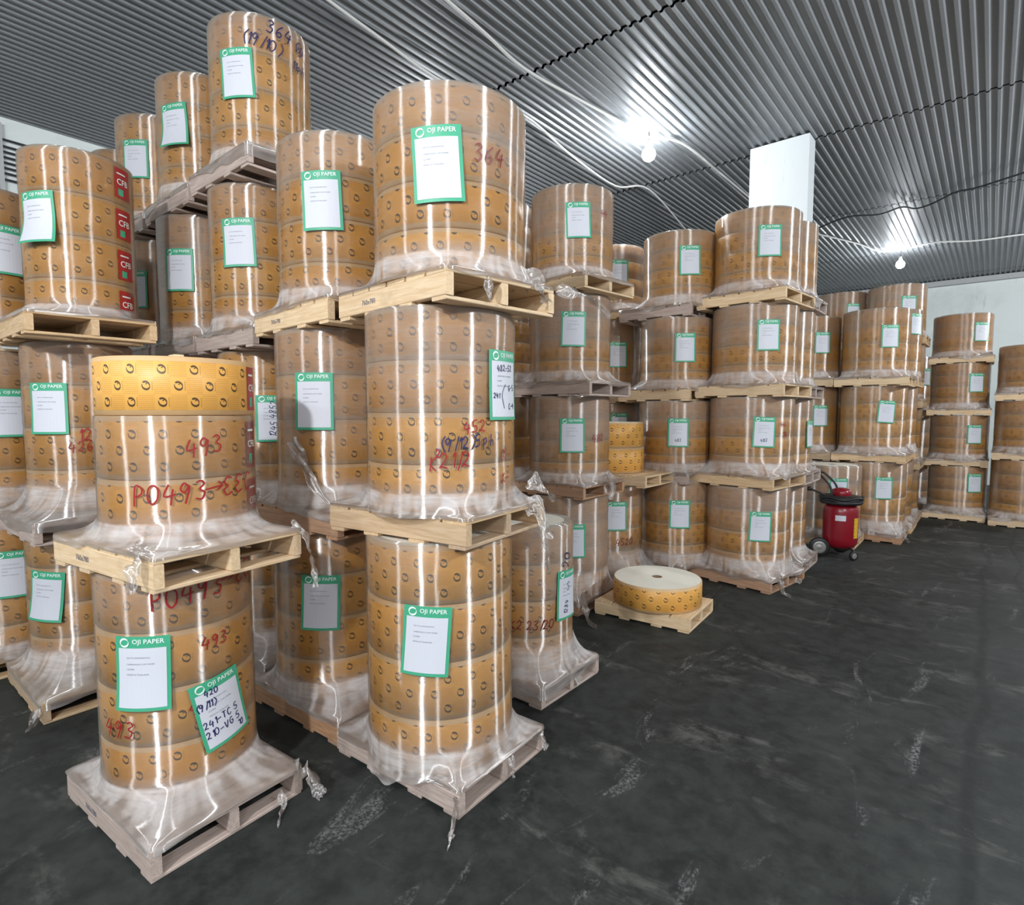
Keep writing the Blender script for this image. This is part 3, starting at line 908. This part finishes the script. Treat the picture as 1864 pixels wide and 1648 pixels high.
stack('rear stack left above extinguisher', (-2.07, 9.15, .82, .76, 'wood'), [
    ('N1a', 0, .12, 1.03, 4, -2.05, 9.15, .385, dict()),
    ('N1b', 1.03, 1.15, 2.04, 4, -2.05, 9.15, .385, dict(hz=(.3, .6, .1, 0))),
    ('N1c', 2.04, 2.16, 3.01, 4, -2.05, 9.15, .385, dict(hz=(.3, .55, .1, 0), mat='wood_fresh')),
])
stack('rear stack right of extinguisher', (-1.23, 9.13, .84, .76, 'wood'), [
    ('N2a', 0, .12, 1.04, 4, -1.21, 9.13, .385, dict(hz=(.42, .55, .1, 0), flare=.16, mat='wood_dark')),
    ('N2b', 1.04, 1.15, 2.034, 4, -1.24, 9.13, .385, dict(hz=(.3, .7, .1, 0))),
    ('N2c', 2.034, 2.15, 3.03, 4, -1.24, 9.13, .385, dict(hz=(.35, .66, .1, 0), mat='wood_fresh')),
])
stack('stack hidden behind rear right stack', (-1.19, 10.0, .82, .74, 'wood'), [
    ('N5a', 0, .12, 1.04, 4, -1.21, 10.0, .38, dict()),
    ('N5b', 1.04, 1.15, 2.05, 4, -1.20, 10.0, .38, dict()),
    ('N5c', 2.05, 2.17, 3.12, 4, -1.18, 10.0, .38, dict()),
])
stack('tall right stack behind rear block', (-1.20, 10.9, .82, .74, 'wood'), [
    ('N3a', 0, .115, .83, 4, -1.21, 10.9, .385, dict()), ('N3b', .83, .945, 1.76, 4, -1.21, 10.9, .385, dict()),
    ('N3c', 1.76, 1.88, 2.72, 4, -1.21, 10.9, .385, dict()), ('N3d', 2.72, 2.84, 3.629, 4, -1.22, 10.9, .385, dict()),
])
stack('tall left stack behind rear block', (-2.04, 11.05, .80, .74, 'wood'), [
    ('N4a', 0, .115, .83, 4, -2.0, 11.05, .38, dict()), ('N4b', .83, .945, 1.76, 4, -2.0, 11.05, .38, dict()),
    ('N4c', 1.76, 1.88, 2.72, 4, -2.0, 11.05, .38, dict()), ('N4d', 2.72, 2.84, 3.634, 4, -2.0, 11.05, .38, dict()),
])
stack('far wall stack half hidden', (-1.2, 12.5, .80, .72, 'wood'), [
    ('O0a', 0, .11, .72, 3, -1.15, 12.5, .375, dict()), ('O0b', .72, .82, 1.6, 3, -1.16, 12.5, .375, dict()), ('O0c', 1.6, 1.72, 2.647, 4, -1.18, 12.5, .375, dict()),
])
stack('four-tier far wall stack', (-.40, 11.66, .80, .72, 'wood_fresh'), [
    ('O1a', 0, .115, .85, 4, -.38, 11.66, .375, dict(hz=(.3, .3, .1, 0))),
    ('O1b', .85, .955, 1.645, 4, -.39, 11.66, .375, dict(hz=(.25, .3, .1, 0))),
    ('O1c', 1.645, 1.745, 2.45, 4, -.41, 11.66, .375, dict(hz=(.25, .3, .1, 0))),
    ('O1d', 2.45, 2.55, 3.204, 4, -.41, 11.66, .375, dict(hz=(.25, .3, .1, 0))),
])
stack('far stack cut by right picture edge', (.44, 11.5, .82, .74, 'wood_fresh'), [
    ('O2a', 0, .12, .99, 4, .41, 11.5, .38, dict(hz=(.25, .3, .1, 0))),
    ('O2b', .99, 1.095, 1.86, 4, .42, 11.5, .38, dict(hz=(.25, .3, .1, 0))),
    ('O2c', 1.86, 1.97, 2.668, 4, .43, 11.5, .38, dict(hz=(.25, .3, .1, 0))),
])

# ------------------------------------------------------------ unwrapped reels
def naked_reel(label, x, y, z, R, h, rz, plug=True):
    t = thing('paper_reel', label, 'paper reel', (x, y, z), 0, 'unwrapped paper reels')
    link('wrapper', reel_mesh(R, h), t, (0, 0, 0), (0, 0, rz))
    v, f = lathe_data([(.036, h - .09), (.036, h - .002), (.041, h + .0015), (.0415, h - .0005)], 24)
    link('core_rim', mk('core_rim', v, f, M['core'], smooth=True), t)
    if plug:
        v, f = box_data(-.03, .03, -.02, .02, 0, .03, .002)
        link('core_plug', mk('core_plug', v, f, M['wood_fresh']), t, (0, 0, h))
    return t
r0 = naked_reel('unwrapped yellow paper reel, loose on top of left foreground stack', -2.745, 1.005, 1.686, .303, .232, .4)
for zz in (.116,):
    make_sticker(r0, .303, .86, zz, .10, .19)
y0 = make_pallet('pale pallet under the two unwrapped yellow reels', -2.86, 5.22, .982, .112, .80, .64, 0, 'wood_fresh')
naked_reel('lower unwrapped yellow reel of the pair behind middle aisle stack', -3.0, 5.2, 1.095, .33, .25, 1.1, False)
naked_reel('upper unwrapped yellow reel of the pair behind middle aisle stack', -3.005, 5.2, 1.346, .327, .25, 2.0, False)
make_pallet('pale low pallet on the floor under the lone reel', -2.125, 4.43, 0, .115, .81, .60, 4, 'wood_fresh', ndeck=5)
naked_reel('lone flat paper reel with cream top disc on floor pallet', -2.10, 4.43, .116, .362, .20, .7, False)

# ------------------------------------------------------------ labels, handwriting, stickers
LABELS = [
('S1a',-0.772,0.669,-1), ('S1a',0.155,0.450,11), ('S2a',-0.927,0.734,-4), ('S2b',0.149,1.815,0), ('S2c',-0.920,2.691,3), ('S3a',-0.806,0.679,-2), ('S3b',-0.950,1.755,0), ('S3c',-0.868,2.783,2), ('S4b',-0.409,1.657,0), ('S4c',-0.889,2.762,2), ('S4d',-0.924,3.790,3), ('S5c',-0.942,2.714,0), ('S5d',-1.047,3.721,4), ('S6c',-1.174,2.698,0), ('S6d',-0.910,3.723,0), ('S8a',-0.925,0.603,-5), ('S8b',-0.798,1.719,0), ('S8c',-0.978,2.818,3), ('S9a',-0.070,0.665,-3), ('S9b',0.062,1.693,0), ('S9c',0.111,2.706,0), ('S10a',0.092,0.586,-2), ('M1a',-0.851,0.610,0), ('M1b',-0.897,1.503,0), ('M1c',-0.889,2.382,-1), ('M1d',-0.833,3.257,2), ('M2Aa',-0.828,0.677,0), ('M2b',-0.773,1.543,0), ('M2c',-0.868,2.348,0), ('M2d',-0.908,3.260,0), ('M3a',-0.990,0.660,0), ('M3b',-1.055,1.49,0), ('M3c',-0.912,2.34,0), ('M3d',-0.884,3.19,1), ('M4a',-0.966,0.607,-2), ('M4b',-0.971,1.509,-2), ('M4c',-0.965,2.413,0), ('M4d',-0.994,3.272,0), ('M5b',-0.039,1.464,0), ('N1c',-0.934,2.646,0), ('N1b',-0.914,1.647,0), ('N1Aa',-1.130,0.729,0), ('N2a',-1.091,0.710,0), ('N2b',-1.031,1.700,-4), ('N2c',-1.020,2.666,0), ('N5c',-0.559,2.917,0), ('N3d',-1.046,3.299,0), ('N4d',-0.960,3.296,0), ('O0c',-0.772,2.3,0), ('O1d',-0.879,2.918,0), ('O1c',-0.959,2.145,0), ('O1b',-0.995,1.354,0), ('O1a',-0.919,0.598,0)]
PEN = {('S1a', 1): [('420', -.025, .098, .026, 0), ('(9/11)', -.03, .05, .03, 0), ('241-TC:5', 0.0, -.03, .030, 4), ('210-VG:5', 0.0, -.075, .030, 4), ('--', .06, -.098, .02, 2), ('10', .065, -.112, .022, 0)],
       ('S2b', 0): [('482-52', 0, .075, .026, 2), ('241', -.055, -.045, .022, 0), ('(', -.01, -.05, .08, 0), ('G-5', .05, -.01, .024, 3), ('C-4', .05, -.09, .024, 3)],
       ('S4b', 0): [('4852', 0, .06, .04, 85), ('1245', 0, -.06, .04, 85)],
       ('S10a', 0): [('5', 0, .05, .05, 0), ('1284', -.02, -.07, .035, 80)],
       ('M3b', 0): [('482', 0, -.075, .03, 3)], ('M4b', 0): [('482', 0, -.075, .03, 3)]}
cnt = {}
for k, a, z, tl in LABELS:
    t, R, z0 = ROLL[k]
    i = cnt.get(k, 0); cnt[k] = i + 1
    big = k in ('S2c', 'S2a')
    w, h = (.215, .295) if k[0] == 'S' and k not in ('S10a', 'S8a', 'S8b', 'S8c') else (.20, .285)
    if k[0] == 'S': w, h = .20, .30
    curl = {'S8c': .10, 'S5d': .08, 'S1a': .02, 'S8a': .04}.get(k, .012)
    o = make_label(t, R, a, z - z0, tl, w, h, curl, PEN.get((k, i)))
    if (k, i) in PEN: o['label'] = 'green-bordered label with blue handwriting'
HAND = [
('S4d','364',-0.097,4.09,0.076,'b',-8), ('S4d','(19/10)',-0.24,3.985,0.07,'b',-8), ('S4d','20',0.36,4.05,0.05,'b',0), ('S4d','11ph',0.40,3.93,0.055,'b',-5), ('S2c','364',-0.290,2.751,0.068,'d',0), ('S2b','452',-0.345,1.640,0.049,'r',5), ('S2b','(9/12)5ph',-0.308,1.577,0.050,'b',5), ('S2b','K',-0.86,1.482,0.06,'r',3), ('S2b','21/2',-0.53,1.499,0.064,'r',3), ('S2b','2',-0.80,1.528,0.034,'r',3), ('S2b','K-',0.204,1.515,0.054,'r',3), ('S2b','K-',0.174,1.412,0.044,'r',3), ('S8b','12',-0.146,1.562,0.073,'r',5), ('S8b','426',-0.268,1.493,0.059,'r',5), ('S1b','493',-0.052,1.563,0.067,'r',8), ('S1b','P0493>EEC',-0.12,1.386,0.075,'r',4), ('S1a','P0493>EE',0.06,0.985,0.077,'r',8), ('S1a','493',0.097,0.752,0.050,'r',3), ('S1a','493',-1.127,0.438,0.066,'r',-5), ('S1a','4',-0.20,0.495,0.050,'r',0), ('S10a','K2',-1.12,0.433,0.055,'d',0), ('S10a','23/20',-0.58,0.433,0.055,'d',0), ('S10a','20',0.05,0.80,0.07,'b',80), ('M1b','482',-0.214,1.481,0.061,'r',0), ('M1d','44',-0.15,3.338,0.055,'r',0), ('M2Aa','4520',-0.557,0.421,0.065,'d',0), ('M4b','46',-0.472,1.586,0.052,'r',0), ('M4b','14',-0.38,1.481,0.052,'r',0)]
for k, s, a, z, h, c, tl in HAND:
    t, R, z0 = ROLL[k]
    make_hand(t, R, s, a, z - z0, h, c, tl, circle=(k == 'S4d' and s == '20'))
t, R, z0 = ROLL['S8c']
for q in range(4): make_sticker(t, R + .004, .64, .125 + .249 * q, .12, .18)
t, R, z0 = ROLL['S1b']
for q in range(2): make_sticker(t, R + .003, .80, .125 + .252 * q, .10, .20)

# ------------------------------------------------------------ torn film hanging from the wraps
def shred(k, pts, w, s, tw=1.0): make_shred(ROLL[k][0], pts, w, s, tw)
shred('S2a', [(-1.64, 1.60, .10), (-1.63, 1.585, .05), (-1.60, 1.55, .01), (-1.57, 1.50, .006), (-1.54, 1.46, .006)], .05, 1.0, .4)
shred('S2a', [(-1.64, 1.95, .11), (-1.625, 1.96, .06), (-1.615, 1.95, .02)], .05, 2.3)
shred('S2a', [(-1.65, 2.2, .11), (-1.63, 2.21, .06), (-1.62, 2.2, .03)], .06, 4.1)
shred('S1a', [(-2.30, 1.26, .12), (-2.24, 1.29, .11), (-2.20, 1.30, .05), (-2.18, 1.32, .02)], .14, 3.0)
shred('S1a', [(-2.29, 1.18, .06), (-2.25, 1.17, .03), (-2.20, 1.13, .015), (-2.16, 1.10, .012)], .05, 5.2)
shred('S1b', [(-2.31, .70, 1.19), (-2.27, .665, 1.17), (-2.255, .655, 1.11), (-2.25, .65, 1.07)], .075, 1.7, .5)
shred('S1b', [(-2.42, .72, 1.20), (-2.34, .70, 1.205), (-2.29, .78, 1.19), (-2.28, .9, 1.185)], .07, 2.9)
shred('S1b', [(-2.36, 1.30, 1.19), (-2.30, 1.33, 1.17), (-2.27, 1.34, 1.09), (-2.26, 1.35, 1.01), (-2.25, 1.35, .93)], .075, 6.1, .6)
shred('S1b', [(-2.95, .83, 1.47), (-3.00, .80, 1.46), (-3.03, .79, 1.40), (-3.02, .80, 1.37)], .06, 7.4)
shred('S2b', [(-1.66, 2.1, 1.27), (-1.62, 2.14, 1.24), (-1.60, 2.16, 1.14), (-1.585, 2.17, 1.03), (-1.58, 2.17, .94)], .13, 8.2, .5)
shred('S2b', [(-1.68, 2.15, 1.38), (-1.63, 2.2, 1.33), (-1.60, 2.25, 1.27)], .12, 9.0)
shred('S2c', [(-1.66, 1.75, 2.30), (-1.60, 1.76, 2.25), (-1.59, 1.76, 2.19), (-1.585, 1.765, 2.15)], .06, 3.6)
shred('S2c', [(-1.66, 2.0, 2.30), (-1.58, 2.04, 2.28), (-1.545, 2.06, 2.23), (-1.54, 2.08, 2.18)], .18, 4.6)
shred('S2c', [(-1.6, 2.25, 2.27), (-1.53, 2.31, 2.26), (-1.48, 2.42, 2.22), (-1.46, 2.5, 2.16)], .10, 5.6)
shred('S3b', [(-2.84, 1.585, 1.55), (-2.76, 1.61, 1.42), (-2.69, 1.63, 1.30), (-2.60, 1.66, 1.21)], .09, 2.2, .15)
shred('M1b', [(-2.52, 4.3, 1.14), (-2.45, 4.22, 1.12), (-2.42, 4.2, 1.03), (-2.41, 4.2, .97)], .16, 3.3)
shred('M1a', [(-2.55, 4.0, .2), (-2.5, 3.95, .06), (-2.42, 3.86, .012), (-2.30, 3.80, .01)], .12, 1.2)
shred('M2d', [(-3.16, 5.9, 2.83), (-3.12, 5.88, 2.6), (-3.10, 5.87, 2.3), (-3.12, 5.88, 2.0)], .10, 6.6, .3)
shred('M4d', [(-1.46, 6.2, 2.87), (-1.41, 6.25, 2.82), (-1.39, 6.3, 2.70)], .16, 8.8)
shred('M4a', [(-1.47, 5.75, .13), (-1.44, 5.68, .05), (-1.40, 5.62, .012), (-1.33, 5.58, .01)], .10, 9.7)
shred('M4a', [(-1.46, 6.1, .14), (-1.41, 6.1, .07), (-1.37, 6.08, .015)], .12, 2.7)
shred('S8a', [(-3.86, 1.0, .11), (-3.80, .98, .05), (-3.70, .94, .012), (-3.58, .90, .01)], .06, 4.4)
shred('S8a', [(-3.88, .66, .10), (-3.85, .63, .04), (-3.84, .60, .012)], .06, 5.5)
shred('S8c', [(-4.66, .7, 2.24), (-4.66, .67, 2.16), (-4.6, .65, 2.05)], .02, 5.9)
shred('S10a', [(-1.92, 2.9, .10), (-1.89, 2.9, .06), (-1.88, 2.88, .02)], .10, 7.7)
shred('N2a', [(-.83, 9.0, .14), (-.79, 8.95, .06), (-.74, 8.9, .012)], .16, 1.9)

# ------------------------------------------------------------ ceiling cables
make_cable('ceiling_cable', [(-3.9, 2.4), (-4.0, 3.05), (-4.0, 3.85), (-3.86, 4.8), (-3.99, 5.88), (-4.01, 6.98), (-3.79, 7.5), (-4.04, 9.28), (-4.2, 10.3)], .013, 'cable', 'white cable crossing ceiling above the tall front rolls')
make_cable('ceiling_cable', [(-3.23, 2.95), (-3.3, 3.6), (-3.3, 4.13), (-3.25, 4.98), (-3.1, 5.86), (-3.04, 6.01), (-2.87, 6.48), (-2.8, 7.48), (-2.78, 8.62), (-2.8, 9.6)], .014, 'cable', 'white cable that carries the bulb left of the pillar')
make_cable('ceiling_cable', [(-2.43, 11.15), (-2.03, 12.3), (-1.77, 12.9), (-1.46, 13.28), (-.94, 13.05), (-.33, 13.25), (.55, 13.6), (2.5, 14.2)], .014, 'cable', 'white cable that carries the far bulb')
make_cable('ceiling_cable', [(-2.5, 10.9), (-1.91, 10.55), (-1.46, 10.54), (-1.18, 10.55), (-1.01, 10.73), (-.79, 10.5), (-.52, 10.36), (-.22, 10.18), (.8, 9.6)], .012, 'black_cable', 'black sagging wire on ceiling right of the pillar')
t = thing('wall_cable_rack', 'black horizontal cables on white wall at upper left', 'cables', (-8.14, -1.0, 0))
for z in (4.58, 4.51, 4.455, 4.40, 4.345, 4.29, 4.235, 4.17):
    v, f = tube_data([(.02, -1.5, z), (.02, 1.2, z), (.03, 3.0, z - .03), (.02, 6.5, z - .02)], .011, 6)
    link('cable', mk('cable', v, f, M['black_cable'], smooth=True), t)
v, f = box_data(0, .05, 2.33, 2.37, 3.2, 4.72)
link('bracket', mk('bracket', v, f, M['dim_wall']), t)

# ------------------------------------------------------------ wheeled red extinguisher
def extinguisher():
    t = thing('wheeled_extinguisher', 'red wheeled fire extinguisher with black lid beside the stacked rolls', 'fire extinguisher', (-1.31, 7.62, 0), math.radians(-8))
    t.scale = (.9, .9, .9)
    body = [(.001, .12), (.12, .12), (.17, .14), (.20, .19), (.205, .25), (.205, .60), (.195, .65), (.17, .69), (.10, .71)]
    v, f = lathe_data(body, 40)
    b = link('body', mk('body', v, f, M['ext_red'], smooth=True), t)
    parts = []
    v, f = lathe_data([(.16, .695), (.235, .70), (.25, .715), (.25, .735), (.235, .75), (.20, .755), (.235, .76), (.24, .79), (.22, .80), (.1, .81), (.001, .81)], 40); parts.append((v, f, 0))
    for k in range(3):
        P = [( (.225 + .01 * k) * math.cos(a * PI / 16), (.225 + .01 * k) * math.sin(a * PI / 16), .72 + .03 * k + .012 * math.sin(a * .9)) for a in range(33)]
        v, f = tube_data(P, .017, 8); parts.append((v, f, 0))
    V, F, I = join(parts)
    h = link('hose', mk('hose', V, F, M['black'], smooth=True), t); h['label'] = 'coiled black hose around the lid'
    v, f = lathe_data([(.11, .80), (.115, .83), (.11, .875), (.08, .89), (.05, .90), (.001, .90)], 24)
    link('cap', mk('cap', v, f, M['ext_red'], smooth=True), t)
    # U-shaped push handle leaning back to the left
    P = smooth_path([(-.07, -.14, .74), (-.09, -.14, .92), (-.22, -.13, 1.06), (-.27, -.09, 1.09), (-.27, .02, 1.09), (-.22, .06, 1.06), (-.09, .07, .92), (-.07, .07, .74)], 6)
    v, f = tube_data(P, .014, 8)
    link('handle', mk('handle', v, f, M['black'], smooth=True), t)
    P = smooth_path([(-.16, -.12, .80), (-.24, -.16, .84), (-.32, -.18, .87)], 6)
    v, f = tube_data(P, .012, 8); v2, f2 = lathe_data([(.001, -.03), (.03, -.025), (.035, 0), (.03, .025), (.001, .03)], 12)
    V, F, I = join([(v, f, 0), ([(a - .33, b_ - .18, c + .875) for a, b_, c in v2], f2, 0)])
    link('nozzle', mk('nozzle', V, F, M['black'], smooth=True), t)
    # wheels, axle horizontal
    def wheel(name, x, y, r, w, ang):
        prof = [(r * .62, -w / 2), (r * .9, -w / 2), (r, -w * .3), (r, w * .3), (r * .9, w / 2), (r * .62, w / 2)]
        v, f = lathe_data(prof, 32)
        wo = link(name, mk(name, v, f, M['black'], smooth=True), t, (x, y, r), (PI / 2, 0, ang))
        v, f = lathe_data([(r * .64, -w * .40), (r * .60, -w * .5), (r * .40, -w * .34), (r * .2, -w * .52), (.001, -w * .55)], 24)
        v2, f2 = lathe_data([(.001, w * .55), (r * .2, w * .52), (r * .40, w * .34), (r * .60, w * .5), (r * .64, w * .40)], 24)
        V, F, I = join([(v, f, 0), (v2, f2, 0)])
        hb = link('wheel_hub', mk('wheel_hub', V, F, M['hub'], smooth=True), wo); hb['label'] = 'grey wheel hub'
    wheel('wheel', -.17, -.22, .125, .055, math.radians(28))
    wheel('wheel', -.06, .24, .125, .055, math.radians(28))
    wheel('caster', .21, -.13, .06, .035, math.radians(60))
    v, f = tube_data([(-.17, -.22, .125), (-.06, .24, .125)], .014, 8)
    V, F, I = join([(v, f, 0)] + [tube_data([(.10, -.06, .15), (.21, -.13, .125), (.21, -.13, .06)], .014, 8) + (0,)])
    link('axle', mk('axle', V, F, M['black'], smooth=True), t)
    def patch(name, a0, z0, w, h, mat, lab):
        n = 6
        pts = [(-w / 2 + w * i / n, yy) for yy in (-h / 2, h / 2) for i in range(n + 1)]
        o = link(name, mk(name, bend(pts, .205, a0, z0, .0015), [(i, i + 1, i + n + 2, i + n + 1) for i in range(n)], M[mat]), b)
        o['label'] = lab
    patch('sticker', math.radians(-72), .53, .12, .07, 'white', 'white sticker')
    patch('sticker', math.radians(-12), .40, .09, .26, 'yellow', 'yellow striped sticker')
    v = []; f = []
    for q in range(5):
        pts = [(-.04, -.11 + q * .052), (.04, -.11 + q * .052), (.04, -.09 + q * .052), (-.04, -.09 + q * .052)]
        o = len(v); v += bend(pts, .205, math.radians(-12), .40, .0025); f.append((o, o + 1, o + 2, o + 3))
    link('sticker_stripes', mk('sticker_stripes', v, f, M['black']), b)
extinguisher()
